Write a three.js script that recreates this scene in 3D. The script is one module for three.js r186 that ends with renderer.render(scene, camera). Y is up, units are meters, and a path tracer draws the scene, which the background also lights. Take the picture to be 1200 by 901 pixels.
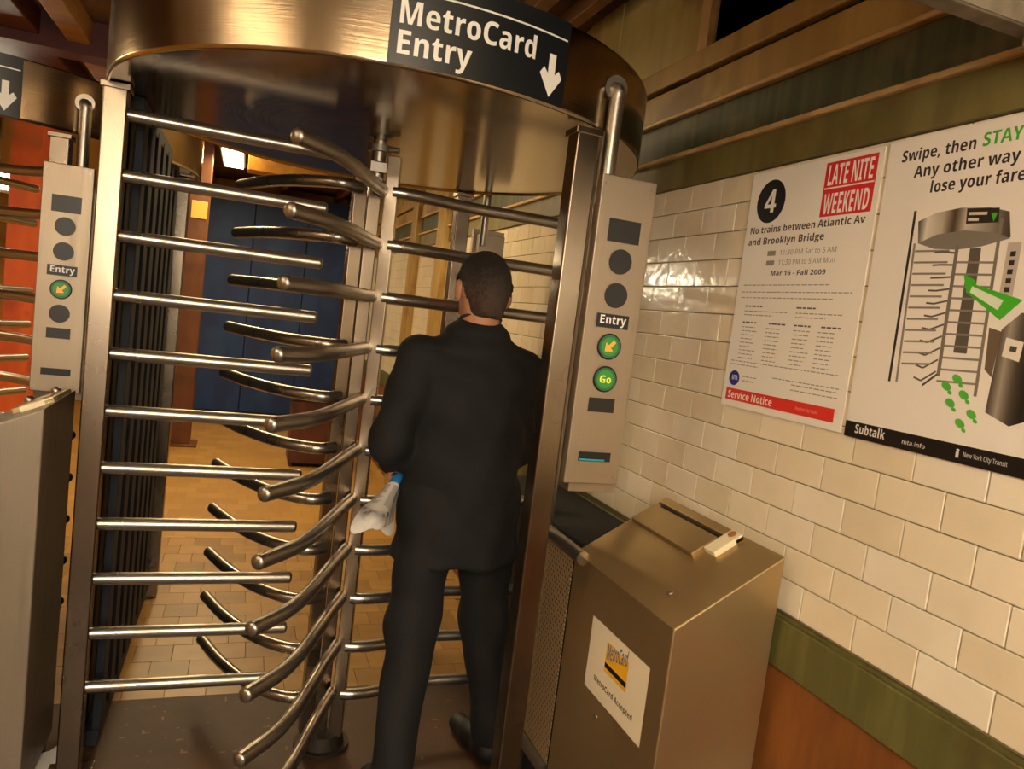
import * as THREE from 'three';
import { RoundedBoxGeometry } from 'three/addons/geometries/RoundedBoxGeometry.js';
import { mergeGeometries } from 'three/addons/utils/BufferGeometryUtils.js';
import { RectAreaLightUniformsLib } from 'three/addons/lights/RectAreaLightUniformsLib.js';

// ------------------------------------------------------------------ camera, light, exposure
const H = 1.48;                                   // eye height above the floor; «Y» below means height relative to the eye
const scene = new THREE.Scene();
scene.background = new THREE.Color(0x000000);
const camera = new THREE.PerspectiveCamera(55.29, 1200 / 901, 0.05, 60);
camera.position.set(0, H, 0);
camera.setRotationFromMatrix(new THREE.Matrix4().makeBasis(
  new THREE.Vector3(0.93327089, 0.12024843, 0.33844611),
  new THREE.Vector3(-0.0827713, 0.98893388, -0.12312062),
  new THREE.Vector3(-0.34950588, 0.08689126, 0.93289632)));
const renderer = new THREE.WebGLRenderer({ antialias: true });
renderer.toneMapping = THREE.LinearToneMapping;
renderer.toneMappingExposure = 1.1;
renderer.shadowMap.enabled = true;
RectAreaLightUniformsLib.init();
const LAMP = {                                    // every ceiling or hanging fitting: centre, size, turn, colour, radiance of its light, glow of its face
  near: { p: [-0.45, 2.4, 1.05], s: [1.7, 0.3], c: [1, 0.89, 0.72], i: 28, glow: 6, up: 60 }, // pendant; its uplight is added to brighten the boarded ceiling
  mid: { p: [-2.0, 2.42, -0.6], s: [0.3, 1.2], c: [1, 0.89, 0.72], i: 10, glow: 5, up: 26 },  // added lamp out of view, for fill and reflections on the canopy
  back: { p: [0.15, 2.6, -4.1], s: [1.3, 0.3], c: [1, 0.74, 0.40], i: 20, glow: 6 },
  far: { p: [-0.2, 2.62, -6.1], s: [0.16, 0.5], c: [1, 0.76, 0.42], i: 90, glow: 9 },
  farther: { p: [-0.2, 2.62, -7.3], s: [0.17, 0.9], c: [1, 0.76, 0.42], i: 60, glow: 9 },
  left: { p: [-2.5, 2.58, -4.0], s: [0.3, 1.0], c: [1, 0.70, 0.36], i: 30, glow: 6 },  // added lamp out of view, lights the orange column from the front
};
const FRONT_LIGHT = { x: [-1.15, 0.55], y: [1.35, 2.25], z: 2.5, c: [1, 0.90, 0.74], i: 7, glow: 8 }; // added glowing window: frontal light for the bright source mirrored in the posts

// ------------------------------------------------------------------ helpers
let seed = 7;
const rnd = () => { seed = (seed * 1664525 + 1013904223) >>> 0; return seed / 4294967296; };
const used = new Map();
const numbered = (n) => { const k = used.get(n) || 0; used.set(n, k + 1); return k ? n + '_' + String(k).padStart(3, '0') : n; };
const base = new WeakMap();
const V = (x, y, z) => new THREE.Vector3(x, y, z);
function thing(name, label, category, p = [0, 0, 0], group) {
  const o = new THREE.Group(); o.name = numbered(name); o.position.set(...p); scene.add(o);
  base.set(o, V(...p)); o.userData = { label, category }; if (group) o.userData.group = group; return o;
}
function structure(name, p = [0, 0, 0]) {
  const o = new THREE.Group(); o.name = numbered(name); o.position.set(...p); scene.add(o); base.set(o, V(...p)); o.userData = { kind: 'structure' }; return o;
}
function sub(parent, name, pivot) {               // a part that is a group of sub-parts, turned about its own pivot
  const o = new THREE.Group(); o.name = name; const b = base.get(parent); o.position.set(pivot[0] - b.x, pivot[1] - b.y, pivot[2] - b.z);
  parent.add(o); base.set(o, V(...pivot)); return o;
}
function boxUV(g) {
  const p = g.attributes.position, n = g.attributes.normal, uv = new Float32Array(p.count * 2);
  for (let i = 0; i < p.count; i++) {
    const ax = Math.abs(n.getX(i)), ay = Math.abs(n.getY(i)), az = Math.abs(n.getZ(i));
    if (ax >= ay && ax >= az) { uv[2 * i] = p.getZ(i); uv[2 * i + 1] = p.getY(i); }
    else if (ay >= az) { uv[2 * i] = p.getX(i); uv[2 * i + 1] = p.getZ(i); }
    else { uv[2 * i] = p.getX(i); uv[2 * i + 1] = p.getY(i); }
  }
  g.setAttribute('uv', new THREE.BufferAttribute(uv, 2)); return g;
}
const plain = (g) => { g = g.index ? g.toNonIndexed() : g; for (const k of Object.keys(g.attributes)) if (!['position', 'normal', 'uv'].includes(k)) g.deleteAttribute(k); g.clearGroups(); return g; };
// one named mesh from world-space geometries, placed under parent; keepUV leaves the uv of the geometry as they are
function obj(name, geos, mat, parent = scene, opt = {}) {
  geos = (Array.isArray(geos) ? geos : [geos]).map(plain);
  let g = geos.length > 1 ? mergeGeometries(geos) : geos[0];
  if (!opt.keepUV) boxUV(g);
  const m = new THREE.Mesh(g, mat); m.name = parent === scene ? numbered(name) : name;
  let b = base.get(parent) || V(0, 0, 0);
  if (opt.pivot) { m.position.set(opt.pivot[0] - b.x, opt.pivot[1] - b.y, opt.pivot[2] - b.z); b = V(...opt.pivot); }
  g.translate(-b.x, -b.y, -b.z); base.set(m, b);
  m.castShadow = m.receiveShadow = true; parent.add(m);
  if (opt.label) m.userData.label = opt.label;
  if (opt.kind) m.userData.kind = opt.kind;
  return m;
}
function tag(o, label, category, group) { o.userData.label = label; o.userData.category = category; if (group) o.userData.group = group; return o; }
const box = (x0, y0, z0, x1, y1, z1) => new THREE.BoxGeometry(Math.abs(x1 - x0), Math.abs(y1 - y0), Math.abs(z1 - z0)).translate((x0 + x1) / 2, (y0 + y1) / 2, (z0 + z1) / 2);
const rbox = (x0, y0, z0, x1, y1, z1, r = 0.004, seg = 2) => new RoundedBoxGeometry(Math.abs(x1 - x0), Math.abs(y1 - y0), Math.abs(z1 - z0), seg, r).translate((x0 + x1) / 2, (y0 + y1) / 2, (z0 + z1) / 2);
const cyl = (x, y0, y1, z, r, seg = 28, r1 = r) => new THREE.CylinderGeometry(r1, r, y1 - y0, seg).translate(x, (y0 + y1) / 2, z);
function rod(a, b, r, seg = 16) {
  const d = b.clone().sub(a), g = new THREE.CylinderGeometry(r, r, d.length(), seg);
  g.applyQuaternion(new THREE.Quaternion().setFromUnitVectors(V(0, 1, 0), d.clone().normalize()));
  const m = a.clone().add(b).multiplyScalar(0.5); return g.translate(m.x, m.y, m.z);
}
const ball = (p, r, s = 16) => new THREE.SphereGeometry(r, s, s / 2 + 2).translate(p.x, p.y, p.z);
function pipe(points, r, seg = 24, rad = 16) { return new THREE.TubeGeometry(new THREE.CatmullRomCurve3(points, false, 'centripetal'), seg, r, rad, false); }
function discX(x, y, z, r, t, axis = 'z', seg = 32) { const g = new THREE.CylinderGeometry(r, r, t, seg); axis === 'z' ? g.rotateX(Math.PI / 2) : g.rotateZ(Math.PI / 2); return g.translate(x, y, z); }

// ------------------------------------------------------------------ procedural textures
function hash(x, y, s) { let h = Math.imul(x, 374761393) ^ Math.imul(y, 668265263) ^ Math.imul(s, 2147483647); h = Math.imul(h ^ (h >>> 13), 1274126177); return ((h ^ (h >>> 16)) >>> 0) / 4294967296; }
function vnoise(u, v, px, py, s) {                // periodic value noise, u v in 0..1
  const x = u * px, y = v * py, ix = Math.floor(x), iy = Math.floor(y), fx = x - ix, fy = y - iy;
  const a = fx * fx * (3 - 2 * fx), b = fy * fy * (3 - 2 * fy), w = (i, n) => ((i % n) + n) % n;
  const h00 = hash(w(ix, px), w(iy, py), s), h10 = hash(w(ix + 1, px), w(iy, py), s), h01 = hash(w(ix, px), w(iy + 1, py), s), h11 = hash(w(ix + 1, px), w(iy + 1, py), s);
  return (h00 * (1 - a) + h10 * a) * (1 - b) + (h01 * (1 - a) + h11 * a) * b;
}
const fbm = (u, v, px, py, s, o = 4) => { let r = 0, a = 0.5, t = 0; for (let i = 0; i < o; i++) { r += a * vnoise(u, v, px << i, py << i, s + i * 17); t += a; a *= 0.5; } return r / t; };
function dataTex(n, size, fn, srgb) {             // fn(u, v) -> [r, g, b] in 0..255; the tile is size metres wide
  const d = new Uint8Array(n * n * 4);
  for (let j = 0; j < n; j++) for (let i = 0; i < n; i++) { const c = fn(i / n, j / n), k = (j * n + i) * 4; d[k] = Math.max(0, Math.min(255, c[0])); d[k + 1] = Math.max(0, Math.min(255, c[1])); d[k + 2] = Math.max(0, Math.min(255, c[2])); d[k + 3] = 255; }
  const t = new THREE.DataTexture(d, n, n); t.wrapS = t.wrapT = THREE.RepeatWrapping; t.magFilter = THREE.LinearFilter; t.minFilter = THREE.LinearMipmapLinearFilter; t.generateMipmaps = true;
  const sx = Array.isArray(size) ? size[0] : size, sy = Array.isArray(size) ? size[1] : size;
  t.repeat.set(1 / sx, 1 / sy); if (srgb) t.colorSpace = THREE.SRGBColorSpace; t.needsUpdate = true; return t;
}
const g1 = (f) => (u, v) => { const c = f(u, v) * 255; return [c, c, c]; };
const mix = (a, b, t) => a.map((x, i) => x + (b[i] - x) * t);
const sstep = (a, b, x) => { const t = Math.max(0, Math.min(1, (x - a) / (b - a))); return t * t * (3 - 2 * t); };
const std = (o) => new THREE.MeshStandardMaterial(o);
// brushed stainless steel: long scratches across (H) or along (V) the sheet
const scratchH = dataTex(512, 0.5, g1((u, v) => 0.5 + 0.35 * vnoise(u, v, 3, 256, 3) + 0.15 * fbm(u, v, 4, 4, 8)));
const scratchV = dataTex(512, 0.5, g1((u, v) => 0.5 + 0.35 * vnoise(u, v, 256, 3, 5) + 0.15 * fbm(u, v, 4, 4, 9)));
const smudge = dataTex(512, 0.8, g1((u, v) => 0.55 + 0.45 * fbm(u, v, 5, 5, 18, 5)));
const steelTone = dataTex(256, 0.9, (u, v) => mix([214, 204, 190], [176, 163, 144], fbm(u, v, 3, 3, 21)), true);
const M = {
  bronze: std({ color: 0xb8a074, metalness: 0.86, roughness: 0.56, roughnessMap: smudge, bumpMap: scratchV, bumpScale: 0.00004 }),
  greySteel: std({ color: 0x8f8371, metalness: 0.6, roughness: 0.6, roughnessMap: scratchV }),
  steelH: std({ color: 0xd0c8bc, metalness: 1, roughness: 0.23, map: steelTone, roughnessMap: smudge, bumpMap: scratchH, bumpScale: 0.00022 }),
  steelV: std({ color: 0xaca49a, metalness: 1, roughness: 0.32, map: steelTone, roughnessMap: smudge, bumpMap: scratchV, bumpScale: 0.00004 }),
  tube: std({ color: 0xa39b8f, metalness: 0.95, roughness: 0.42, roughnessMap: smudge }),
  polished: std({ color: 0x9c8d78, metalness: 1, roughness: 0.22, roughnessMap: scratchH }),
  cast: std({ color: 0x8d8578, metalness: 0.9, roughness: 0.5, bumpMap: scratchV, bumpScale: 0.0003 }),
  castDark: std({ color: 0x3a342c, metalness: 0.8, roughness: 0.6 }),
  panel: std({ color: 0xa2937e, metalness: 0.8, roughness: 0.6, roughnessMap: scratchV }),
  black: std({ color: 0x0c0d0f, roughness: 0.5 }),
  lens: std({ color: 0x1b1815, roughness: 0.4 }),
  slat: std({ color: 0x10161e, roughness: 0.8 }),
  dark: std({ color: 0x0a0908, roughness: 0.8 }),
};
const tileTex = dataTex(256, 0.5, (u, v) => mix([244, 238, 224], [230, 222, 204], fbm(u, v, 4, 4, 31)), true);
const tileBump = dataTex(256, 0.22, g1((u, v) => fbm(u, v, 5, 5, 33, 3)));
const tileMats = [0xfaf4e6, 0xf6efde, 0xfcf8ee, 0xf2ead8].map((c) => new THREE.MeshPhysicalMaterial({ color: c, map: tileTex, roughness: 0.13, bumpMap: tileBump, bumpScale: 0.0012, specularIntensity: 0.9 }));
const streak = (a, b, c, s, size, px = 24, py = 2) => dataTex(512, size, (u, v) => {
  const k = fbm(u, v, px, py, s, 4), q = fbm(u, v, 5, 5, s + 40, 4); return mix(mix(a, b, sstep(0.25, 0.75, k)), c, sstep(0.55, 0.8, q) * 0.75);
}, true);
const paint = (t, o = {}) => std({ map: t, roughness: 0.5, ...o });
M.greenRail = paint(streak([104, 100, 52], [88, 84, 42], [74, 62, 34], 51, 0.7));
M.greenBoard = paint(streak([118, 108, 60], [100, 90, 48], [92, 70, 36], 52, 0.9, 16, 3));
M.darkGreen = paint(streak([70, 74, 38], [50, 52, 26], [104, 94, 54], 53, 0.8, 48, 2), { roughness: 0.55 });
M.tanLedge = paint(streak([208, 174, 120], [184, 150, 98], [150, 114, 68], 54, 0.6, 6, 6));
M.ochreBoard = paint(streak([176, 146, 80], [154, 122, 60], [120, 86, 40], 55, 1.1, 18, 2));
M.wallBoard = paint(streak([186, 170, 104], [166, 146, 82], [120, 92, 48], 56, 1.2, 12, 2));
M.orangePanel = paint(streak([136, 82, 34], [108, 60, 22], [72, 38, 14], 57, 0.9, 14, 3), { roughness: 0.55 });
M.grout = std({ color: 0x8a7a5c, roughness: 0.95 });
M.greenGlass = std({ color: 0x5a5346, roughness: 0.5 });
M.concrete = paint(dataTex(512, 1.6, (u, v) => { const q = fbm(u, v, 6, 6, 61, 5), s = vnoise(u, v, 90, 90, 62); return mix(mix([78, 48, 22], [50, 31, 14], q), [150, 120, 80], s > 0.93 ? 0.5 : 0); }, true), { roughness: 0.6, bumpMap: tileBump, bumpScale: 0.001 });  // near floor colour, darkened for the shade of the canopy
M.floorGrout = std({ color: 0x957038, roughness: 0.9 });
const floorTones = [[170, 130, 70], [162, 122, 62], [176, 136, 76], [154, 116, 60]];
const floorMats = floorTones.map((c, i) => paint(dataTex(128, 0.4, (u, v) => mix(c, c.map((x) => x * 0.82), fbm(u, v, 4, 4, 71 + i)), true), { roughness: 0.4 }));
M.farFloor = paint(dataTex(512, 1.104, (u, v) => {
  const row = Math.floor(v * 8), x = u * 8 + (row % 2) * 0.5, fx = x - Math.floor(x), fy = v * 8 - row, joint = (fx < 0.02 || fy < 0.02) ? 1 : 0;
  return mix(mix(floorTones[Math.floor(hash(Math.floor(x) % 8, row, 5) * 4)], [176, 132, 62], fbm(u, v, 4, 4, 77)), [150, 113, 58], joint);
}, true), { roughness: 0.4 });
M.ceiling = paint(streak([96, 66, 34], [70, 46, 24], [50, 32, 18], 81, 1.3, 4, 10), { roughness: 0.8 });
M.beam = paint(streak([150, 106, 48], [120, 82, 36], [86, 56, 24], 82, 1.0, 2, 14), { roughness: 0.6 });
M.redBeam = paint(streak([84, 18, 7], [62, 12, 5], [44, 9, 5], 83, 1.0, 3, 8), { roughness: 0.6 });
M.brownColumn = paint(streak([112, 66, 26], [94, 52, 18], [76, 40, 12], 184, 1.0, 10, 2), { roughness: 0.5 });
M.orangeColumn = paint(streak([206, 92, 28], [184, 74, 18], [150, 56, 14], 84, 1.0, 10, 2), { roughness: 0.45 });
M.backWall = paint(streak([190, 144, 62], [168, 122, 48], [130, 86, 34], 85, 1.6, 10, 3), { roughness: 0.7 });
M.blue = paint(streak([20, 56, 108], [15, 44, 92], [34, 68, 112], 86, 1.4, 8, 3), { roughness: 0.6 });
M.header = paint(streak([206, 150, 42], [190, 132, 34], [160, 104, 24], 185, 1.0, 10, 3), { roughness: 0.6 });
M.plank = paint(streak([208, 190, 158], [190, 168, 134], [158, 134, 100], 87, 1.2, 20, 1), { roughness: 0.6 });
M.binBrown = paint(streak([92, 44, 22], [70, 32, 16], [48, 24, 14], 88, 0.6, 6, 3), { roughness: 0.5 });
M.roughConcrete = paint(dataTex(256, 0.5, (u, v) => mix([150, 138, 116], [92, 80, 62], fbm(u, v, 12, 12, 91, 4)), true), { roughness: 0.95, bumpMap: tileBump, bumpScale: 0.006 });
// perforated sheet: staggered round holes cut out of the metal
const holes = dataTex(256, 0.11, g1((u, v) => { const y = v * 8, r = Math.floor(y), x = u * 6 + (r % 2) * 0.5, fx = x - Math.floor(x) - 0.5, fy = y - r - 0.5; return Math.hypot(fx, fy * 0.9) < 0.34 ? 0 : 1; }));
M.perforated = std({ color: 0xb49a70, metalness: 0.6, roughness: 0.6, alphaMap: holes, alphaTest: 0.5 });

function canvasTex(w, h, draw) {
  const c = document.createElement('canvas'); c.width = w; c.height = h; const x = c.getContext('2d'); draw(x, w, h);
  const t = new THREE.CanvasTexture(c); t.colorSpace = THREE.SRGBColorSpace; t.anisotropy = 8; return t;
}

// ------------------------------------------------------------------ the setting
const WX = 1.265, ZF = -9.6, ZB = 2.6, XL = -3.4, CY = 2.73;
const floor = structure('floor');
obj('floor_slab', box(XL - 0.2, -0.25, -2.72, WX + 0.2, 0, ZB + 0.2), M.concrete, floor, { label: 'dark brown floor around the turnstiles, canopy shade put into its colour' });  // dark brown stands in for canopy shade, ending where the tiles begin
obj('tile_bed', box(XL - 0.2, -0.25, ZF - 0.2, WX + 0.2, -0.006, -2.72), M.floorGrout, floor);
const FT = 0.138, tileZ0 = -2.722, tileRows = 13, tileGeo = plain(rbox(-0.0682, -0.006, -0.0682, 0.0682, 0, 0.0682, 0.0012, 1));
boxUV(tileGeo);
for (let r = 0; r < tileRows; r++) for (let k = 0; k < 17; k++) {
  const x = -1.05 + (k + (r % 2) * 0.5) * FT; if (x > WX - 0.06) continue;
  const m = new THREE.Mesh(tileGeo, floorMats[Math.floor(rnd() * 4)]); m.name = 'floor_tile'; m.position.set(x, (rnd() - 0.5) * 0.001, tileZ0 - (r + 0.5) * FT); m.castShadow = m.receiveShadow = true; floor.add(m);
}
const zT = tileZ0 - tileRows * FT;
obj('far_floor_tiles', [box(XL - 0.2, -0.006, ZF - 0.2, WX + 0.1, -0.0005, zT - 0.002), box(XL - 0.2, -0.006, zT, -1.05 - FT * 0.5, -0.0005, -2.722)], M.farFloor, floor);

const wallR = structure('wall_right');
obj('wall_backing', box(WX + 0.004, -0.02, ZF - 0.2, WX + 0.25, CY + 0.1, ZB + 0.2), M.grout, wallR);
const yW = 0.738, yT0 = 0.864, yT1 = 1.958, course = 0.0778, tl = 0.1555;
obj('wainscot_panel', box(WX - 0.004, 0, ZF, WX + 0.01, yW, ZB), M.orangePanel, wallR);
obj('chair_rail', [rbox(WX - 0.016, yW, ZF, WX + 0.01, yT0 - 0.008, ZB, 0.004), box(WX - 0.006, yT0 - 0.008, ZF, WX + 0.01, yT0, ZB)], M.greenRail, wallR, { label: 'olive green painted rail under the white tiles' });
{ // white subway tiles in running bond: single pieces near the viewer, one joined part farther off
  const variants = [0, 1, 2].map((i) => { const g = plain(rbox(-0.004, -course / 2 + 0.0009, -tl / 2 + 0.0009, 0.004, course / 2 - 0.0009, tl / 2 - 0.0009, 0.0025, 1)); boxUV(g); const uv = g.attributes.uv; for (let k = 0; k < uv.count; k++) uv.setXY(k, uv.getX(k) + i * 0.17, uv.getY(k) + i * 0.11); return g; });
  const cut = plain(rbox(-0.004, -course * 0.036, -tl / 2 + 0.0009, 0.004, course * 0.036, tl / 2 - 0.0009, 0.0015, 1)); boxUV(cut);
  const phase = -1.1503 * WX; // a vertical joint of the topmost row under the posters
  const far = [];
  for (let r = 0; r < 14; r++) {
    const y = yT0 + 0.004 + course * (r + 0.5); // row 0 stands on the rail
    for (let k = -62; k < 22; k++) {
      const z = phase + (k + ((r + 1) % 2) * 0.5) * tl; if (z > 2.4 || z < ZF + 0.1) continue;
      if (z < -0.62 && z > -3.75) {
        const m = new THREE.Mesh(variants[Math.floor(rnd() * 3)], tileMats[Math.floor(rnd() * 4)]); m.name = 'tile'; m.position.set(WX + 0.003 + (rnd() - 0.5) * 0.0006, y, z);
        m.rotation.set(0, (rnd() - 0.5) * 0.006, (rnd() - 0.5) * 0.006); m.castShadow = m.receiveShadow = true; wallR.add(m);
      } else far.push(box(WX - 0.001, y - course / 2 + 0.0009, z - tl / 2 + 0.0009, WX + 0.006, y + course / 2 - 0.0009, z + tl / 2 - 0.0009));
    }
  }
  obj('far_tiles', far, tileMats[1], wallR, { kind: 'stuff' });
}
obj('frieze_board', rbox(WX - 0.012, yT1, ZF, WX + 0.01, 2.053, ZB, 0.003), M.greenBoard, wallR);
obj('ledge', rbox(WX - 0.028, 2.051, ZF, WX + 0.01, 2.066, ZB, 0.005), M.tanLedge, wallR);
obj('frieze_board', box(WX - 0.004, 2.066, ZF, WX + 0.01, 2.186, ZB), M.darkGreen, wallR, { label: 'dark green chipped board between two tan ledges' });
obj('ledge', rbox(WX - 0.024, 2.184, ZF, WX + 0.01, 2.199, ZB, 0.005), M.tanLedge, wallR);
obj('frieze_board', rbox(WX - 0.014, 2.199, ZF, WX + 0.01, 2.29, ZB, 0.003), M.ochreBoard, wallR);
obj('dark_gap', box(WX + 0.002, 2.29, ZF, WX + 0.01, 2.302, ZB), M.dark, wallR);  // thin dark strip between the two boards
obj('sill_board', rbox(WX - 0.026, 2.302, ZF, WX + 0.01, 2.37, ZB, 0.006), M.ochreBoard, wallR);
for (let k = 0; k < 26; k++) { // vertical boards up to the ceiling; the window stands between z = -2.05 and -0.9
  const z0 = ZF + k * 0.29, z1 = z0 + 0.286; if (z1 > -2.06) break;
  obj('wall_board', rbox(WX - 0.002 - (k % 2) * 0.006, 2.37, z0, WX + 0.01, CY, z1, 0.003), M.wallBoard, wallR);
}
obj('wall_board', box(WX - 0.002, 2.37, -0.9, WX + 0.01, CY, ZB), M.wallBoard, wallR);
for (const [z, m] of [[-5.0, M.ochreBoard], [-5.9, M.ochreBoard], [-7.4, M.ochreBoard]]) obj('pilaster', rbox(WX - 0.05, 0, z - 0.1, WX + 0.008, CY, z + 0.1, 0.006), m, wallR);
const win = structure('window_1', [WX, 2.37, -1.5]);
obj('window_pane', box(WX + 0.004, 2.37, -2.0, WX + 0.012, CY, -0.92), M.greenGlass, win);
obj('window_frame', [rbox(WX - 0.02, 2.37, -2.06, WX + 0.01, CY, -2.01, 0.004), rbox(WX - 0.02, 2.37, -0.95, WX + 0.01, CY, -0.9, 0.004)], M.tanLedge, win);
{ // left wall, far wall, wall behind the viewer, ceiling with beams
  const wl = structure('wall_left'); obj('wall_surface', box(XL - 0.2, 0, ZF, XL, CY, ZB), M.backWall, wl);
  obj('dark_doorway', box(XL, 0, -6.4, XL + 0.02, 2.3, -4.9), M.dark, wl);
  const wf = structure('wall_far'); obj('wall_surface', box(XL, 0, ZF - 0.2, WX, CY, ZF), M.backWall, wf);
  const wb = structure('wall_behind'); obj('wall_surface', box(XL, 0, ZB + 0.03, WX, CY, ZB + 0.2), M.dark, wb);
  for (let k = 0; k < 20; k++) { if (k === 5 || k === 11 || k === 12) continue; const x = XL + k * 0.235; if (x > WX - 0.1) break; obj('wall_plank', box(x, 0, ZB, Math.min(WX, x + 0.225), CY, ZB + 0.03), M.plank, wb); }
  const ce = structure('ceiling'); obj('ceiling_slab', box(XL - 0.2, CY, ZF - 0.2, WX + 0.2, CY + 0.2, ZB + 0.2), M.ceiling, ce);
  for (const [x0, x1, y, m] of [[-0.95, -0.84, 2.61, M.beam], [-0.5, -0.44, 2.66, M.beam], [-1.6, -1.07, 2.61, M.redBeam], [0.93, 0.99, 2.66, M.beam], [1.1, 1.15, 2.66, M.beam], [0.3, 0.36, 2.66, M.beam]])
    obj('ceiling_beam', rbox(x0, y, ZF + 0.02, x1, CY, -2.3, 0.006), m, ce);
  for (let k = 0; k < 34; k++) { const x = XL + k * 0.14; if (x > WX - 0.1) break; if (k % 6 === 2) continue; obj('ceiling_board', box(x, CY - 0.025, -2.28, x + 0.127, CY, ZB), M.plank, ce); }
  const cb = structure('trim_1'); obj('crossbeam', box(XL, 2.56, -4.62, WX, CY, -4.45), M.redBeam, cb);
  const ha = structure('trim_2'); obj('concrete_beam', [rbox(0.72, 2.057, -0.95, WX, CY, -0.908, 0.006), rbox(1.178, 2.03, -0.93, WX, CY, -0.86, 0.006)], M.roughConcrete, ha, { label: 'rough concrete beam end at the top of the right wall' });
}

// ------------------------------------------------------------------ lamps
for (const [k, L] of Object.entries(LAMP)) {
  const [x, y, z] = L.p, [w, d] = L.s, hang = k === 'far' ? 'hanging fluorescent fitting before the blue partition, the nearer of the two' : k === 'farther' ? 'hanging fluorescent fitting before the blue partition, the farther of the two' : { near: 'pendant fluorescent fitting above and behind the viewer', mid: 'added pendant fluorescent fitting to the left of the viewer', back: 'ceiling fluorescent fitting behind the turnstile canopy', left: 'ceiling fluorescent fitting added over the left of the hall' }[k];
  const t = thing('fluorescent_fitting', 'long ' + hang, 'lamp', [x, y, z]);
  const dif = std({ color: 0xfff2d8, emissive: new THREE.Color(...L.c), emissiveIntensity: L.glow, roughness: 0.6 });
  obj('housing', rbox(x - w / 2 - 0.02, y + 0.004, z - d / 2 - 0.02, x + w / 2 + 0.02, y + 0.07, z + d / 2 + 0.02, 0.006), M.panel, t);
  obj('diffuser', box(x - w / 2, y - 0.012, z - d / 2, x + w / 2, y + 0.004, z + d / 2), dif, t);
  for (const s of [-1, 1]) obj('hanger', w > d ? cyl(x + s * w * 0.42, y + 0.07, CY, z, 0.006, 8) : cyl(x, y + 0.07, CY, z + s * d * 0.4, 0.006, 8), M.cast, t);
  const l = new THREE.RectAreaLight(new THREE.Color(...L.c), L.i, w, d); l.name = 'lamp_light'; l.position.set(0, -0.02, 0); l.rotation.x = -Math.PI / 2; t.add(l);
  if (L.up) { obj('upper_diffuser', box(x - w / 2, y + 0.07, z - d / 2, x + w / 2, y + 0.078, z + d / 2), dif, t); const u = new THREE.RectAreaLight(new THREE.Color(...L.c), L.up, w, d); u.name = 'added_uplight'; u.position.set(0, 0.085, 0); u.rotation.x = Math.PI / 2; t.add(u); }  // added upward light that brightens the ceiling boards
}
{ // bright lit strip far left, mirrored in the glazed tiles
  const x0 = -2.55, x1 = -1.6, y0 = 2.02, y1 = 2.18, z = -7;
  const t = thing('light_box', 'bright white horizontal light box far behind the orange column', 'lamp', [(x0 + x1) / 2, (y0 + y1) / 2, z]);
  obj('housing', rbox(x0 - 0.03, y0 - 0.03, z - 0.12, x1 + 0.03, y1 + 0.03, z - 0.004, 0.008), M.panel, t);
  obj('diffuser', box(x0, y0, z - 0.006, x1, y1, z), std({ color: 0xffffff, emissive: new THREE.Color(1, 0.86, 0.6), emissiveIntensity: 26 }), t);
  for (const x of [x0 + 0.1, x1 - 0.1]) obj('hanger', cyl(x, y1 + 0.03, CY, z - 0.06, 0.008, 8), M.cast, t);
  const l = new THREE.RectAreaLight(new THREE.Color(1, 0.86, 0.6), 14, x1 - x0, y1 - y0); l.name = 'lamp_light'; l.position.set(0, 0, 0.01); l.rotation.y = Math.PI; t.add(l);
}

{ // added glowing window behind the viewer, lights the scene from the front
  const { x: [x0, x1], y: [y0, y1], z, c, i, glow } = FRONT_LIGHT, t = thing('added_window', 'added glowing window in the planked wall behind the viewer, a frontal light', 'window', [(x0 + x1) / 2, (y0 + y1) / 2, z]);
  obj('diffuser', box(x0, y0, z, x1, y1, z + 0.02), std({ color: 0xffffff, emissive: new THREE.Color(...c), emissiveIntensity: glow }), t);
  for (const [a, b] of [[x0 - 0.06, x0], [x1, x1 + 0.06], [(x0 + x1) / 2 - 0.025, (x0 + x1) / 2 + 0.025]]) obj('frame_stile', rbox(a, y0 - 0.06, z - 0.03, b, y1 + 0.06, z + 0.06, 0.004), M.panel, t);
  for (const [a, b] of [[y0 - 0.06, y0], [y1, y1 + 0.06]]) obj('frame_rail', rbox(x0, a, z - 0.03, x1, b, z + 0.06, 0.004), M.panel, t);
  const l = new THREE.RectAreaLight(new THREE.Color(...c), i, x1 - x0, y1 - y0); l.name = 'window_light'; l.position.set(0, 0, -0.04); t.add(l);
}

// ------------------------------------------------------------------ full-height turnstiles
const AX = 0.38, AZ = -2.36, CR = 0.775, pitch = 0.163, lev = (k) => H + 0.347 - pitch * k;
const signTex = canvasTex(1024, 480, (x, w, h) => {
  x.fillStyle = '#14181b'; x.fillRect(0, 0, w, h);
  x.fillStyle = '#e9e7de'; x.fillRect(0.03 * w, 0.205 * h, 0.955 * w, 0.022 * h);
  x.font = 'bold 168px sans-serif'; x.textBaseline = 'alphabetic'; x.textAlign = 'left';
  const put = (s, u0, u1, v) => { x.save(); x.translate(u0 * w, v * h); x.scale((u1 - u0) * w / x.measureText(s).width, 1); x.fillText(s, 0, 0); x.restore(); };
  put('MetroCard', 0.03, 0.79, 0.565); put('Entry', 0.03, 0.42, 0.885);
  x.save(); x.translate(0.895 * w, 0); x.beginPath(); x.moveTo(-24, 0.43 * h); x.lineTo(24, 0.43 * h); x.lineTo(24, 0.66 * h); x.lineTo(52, 0.6 * h); x.lineTo(78, 0.68 * h); x.lineTo(0, 0.93 * h); x.lineTo(-78, 0.68 * h); x.lineTo(-52, 0.6 * h); x.lineTo(-24, 0.66 * h); x.closePath(); x.fill(); x.restore();
});
M.sign = std({ map: signTex, roughness: 0.35 });
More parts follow.
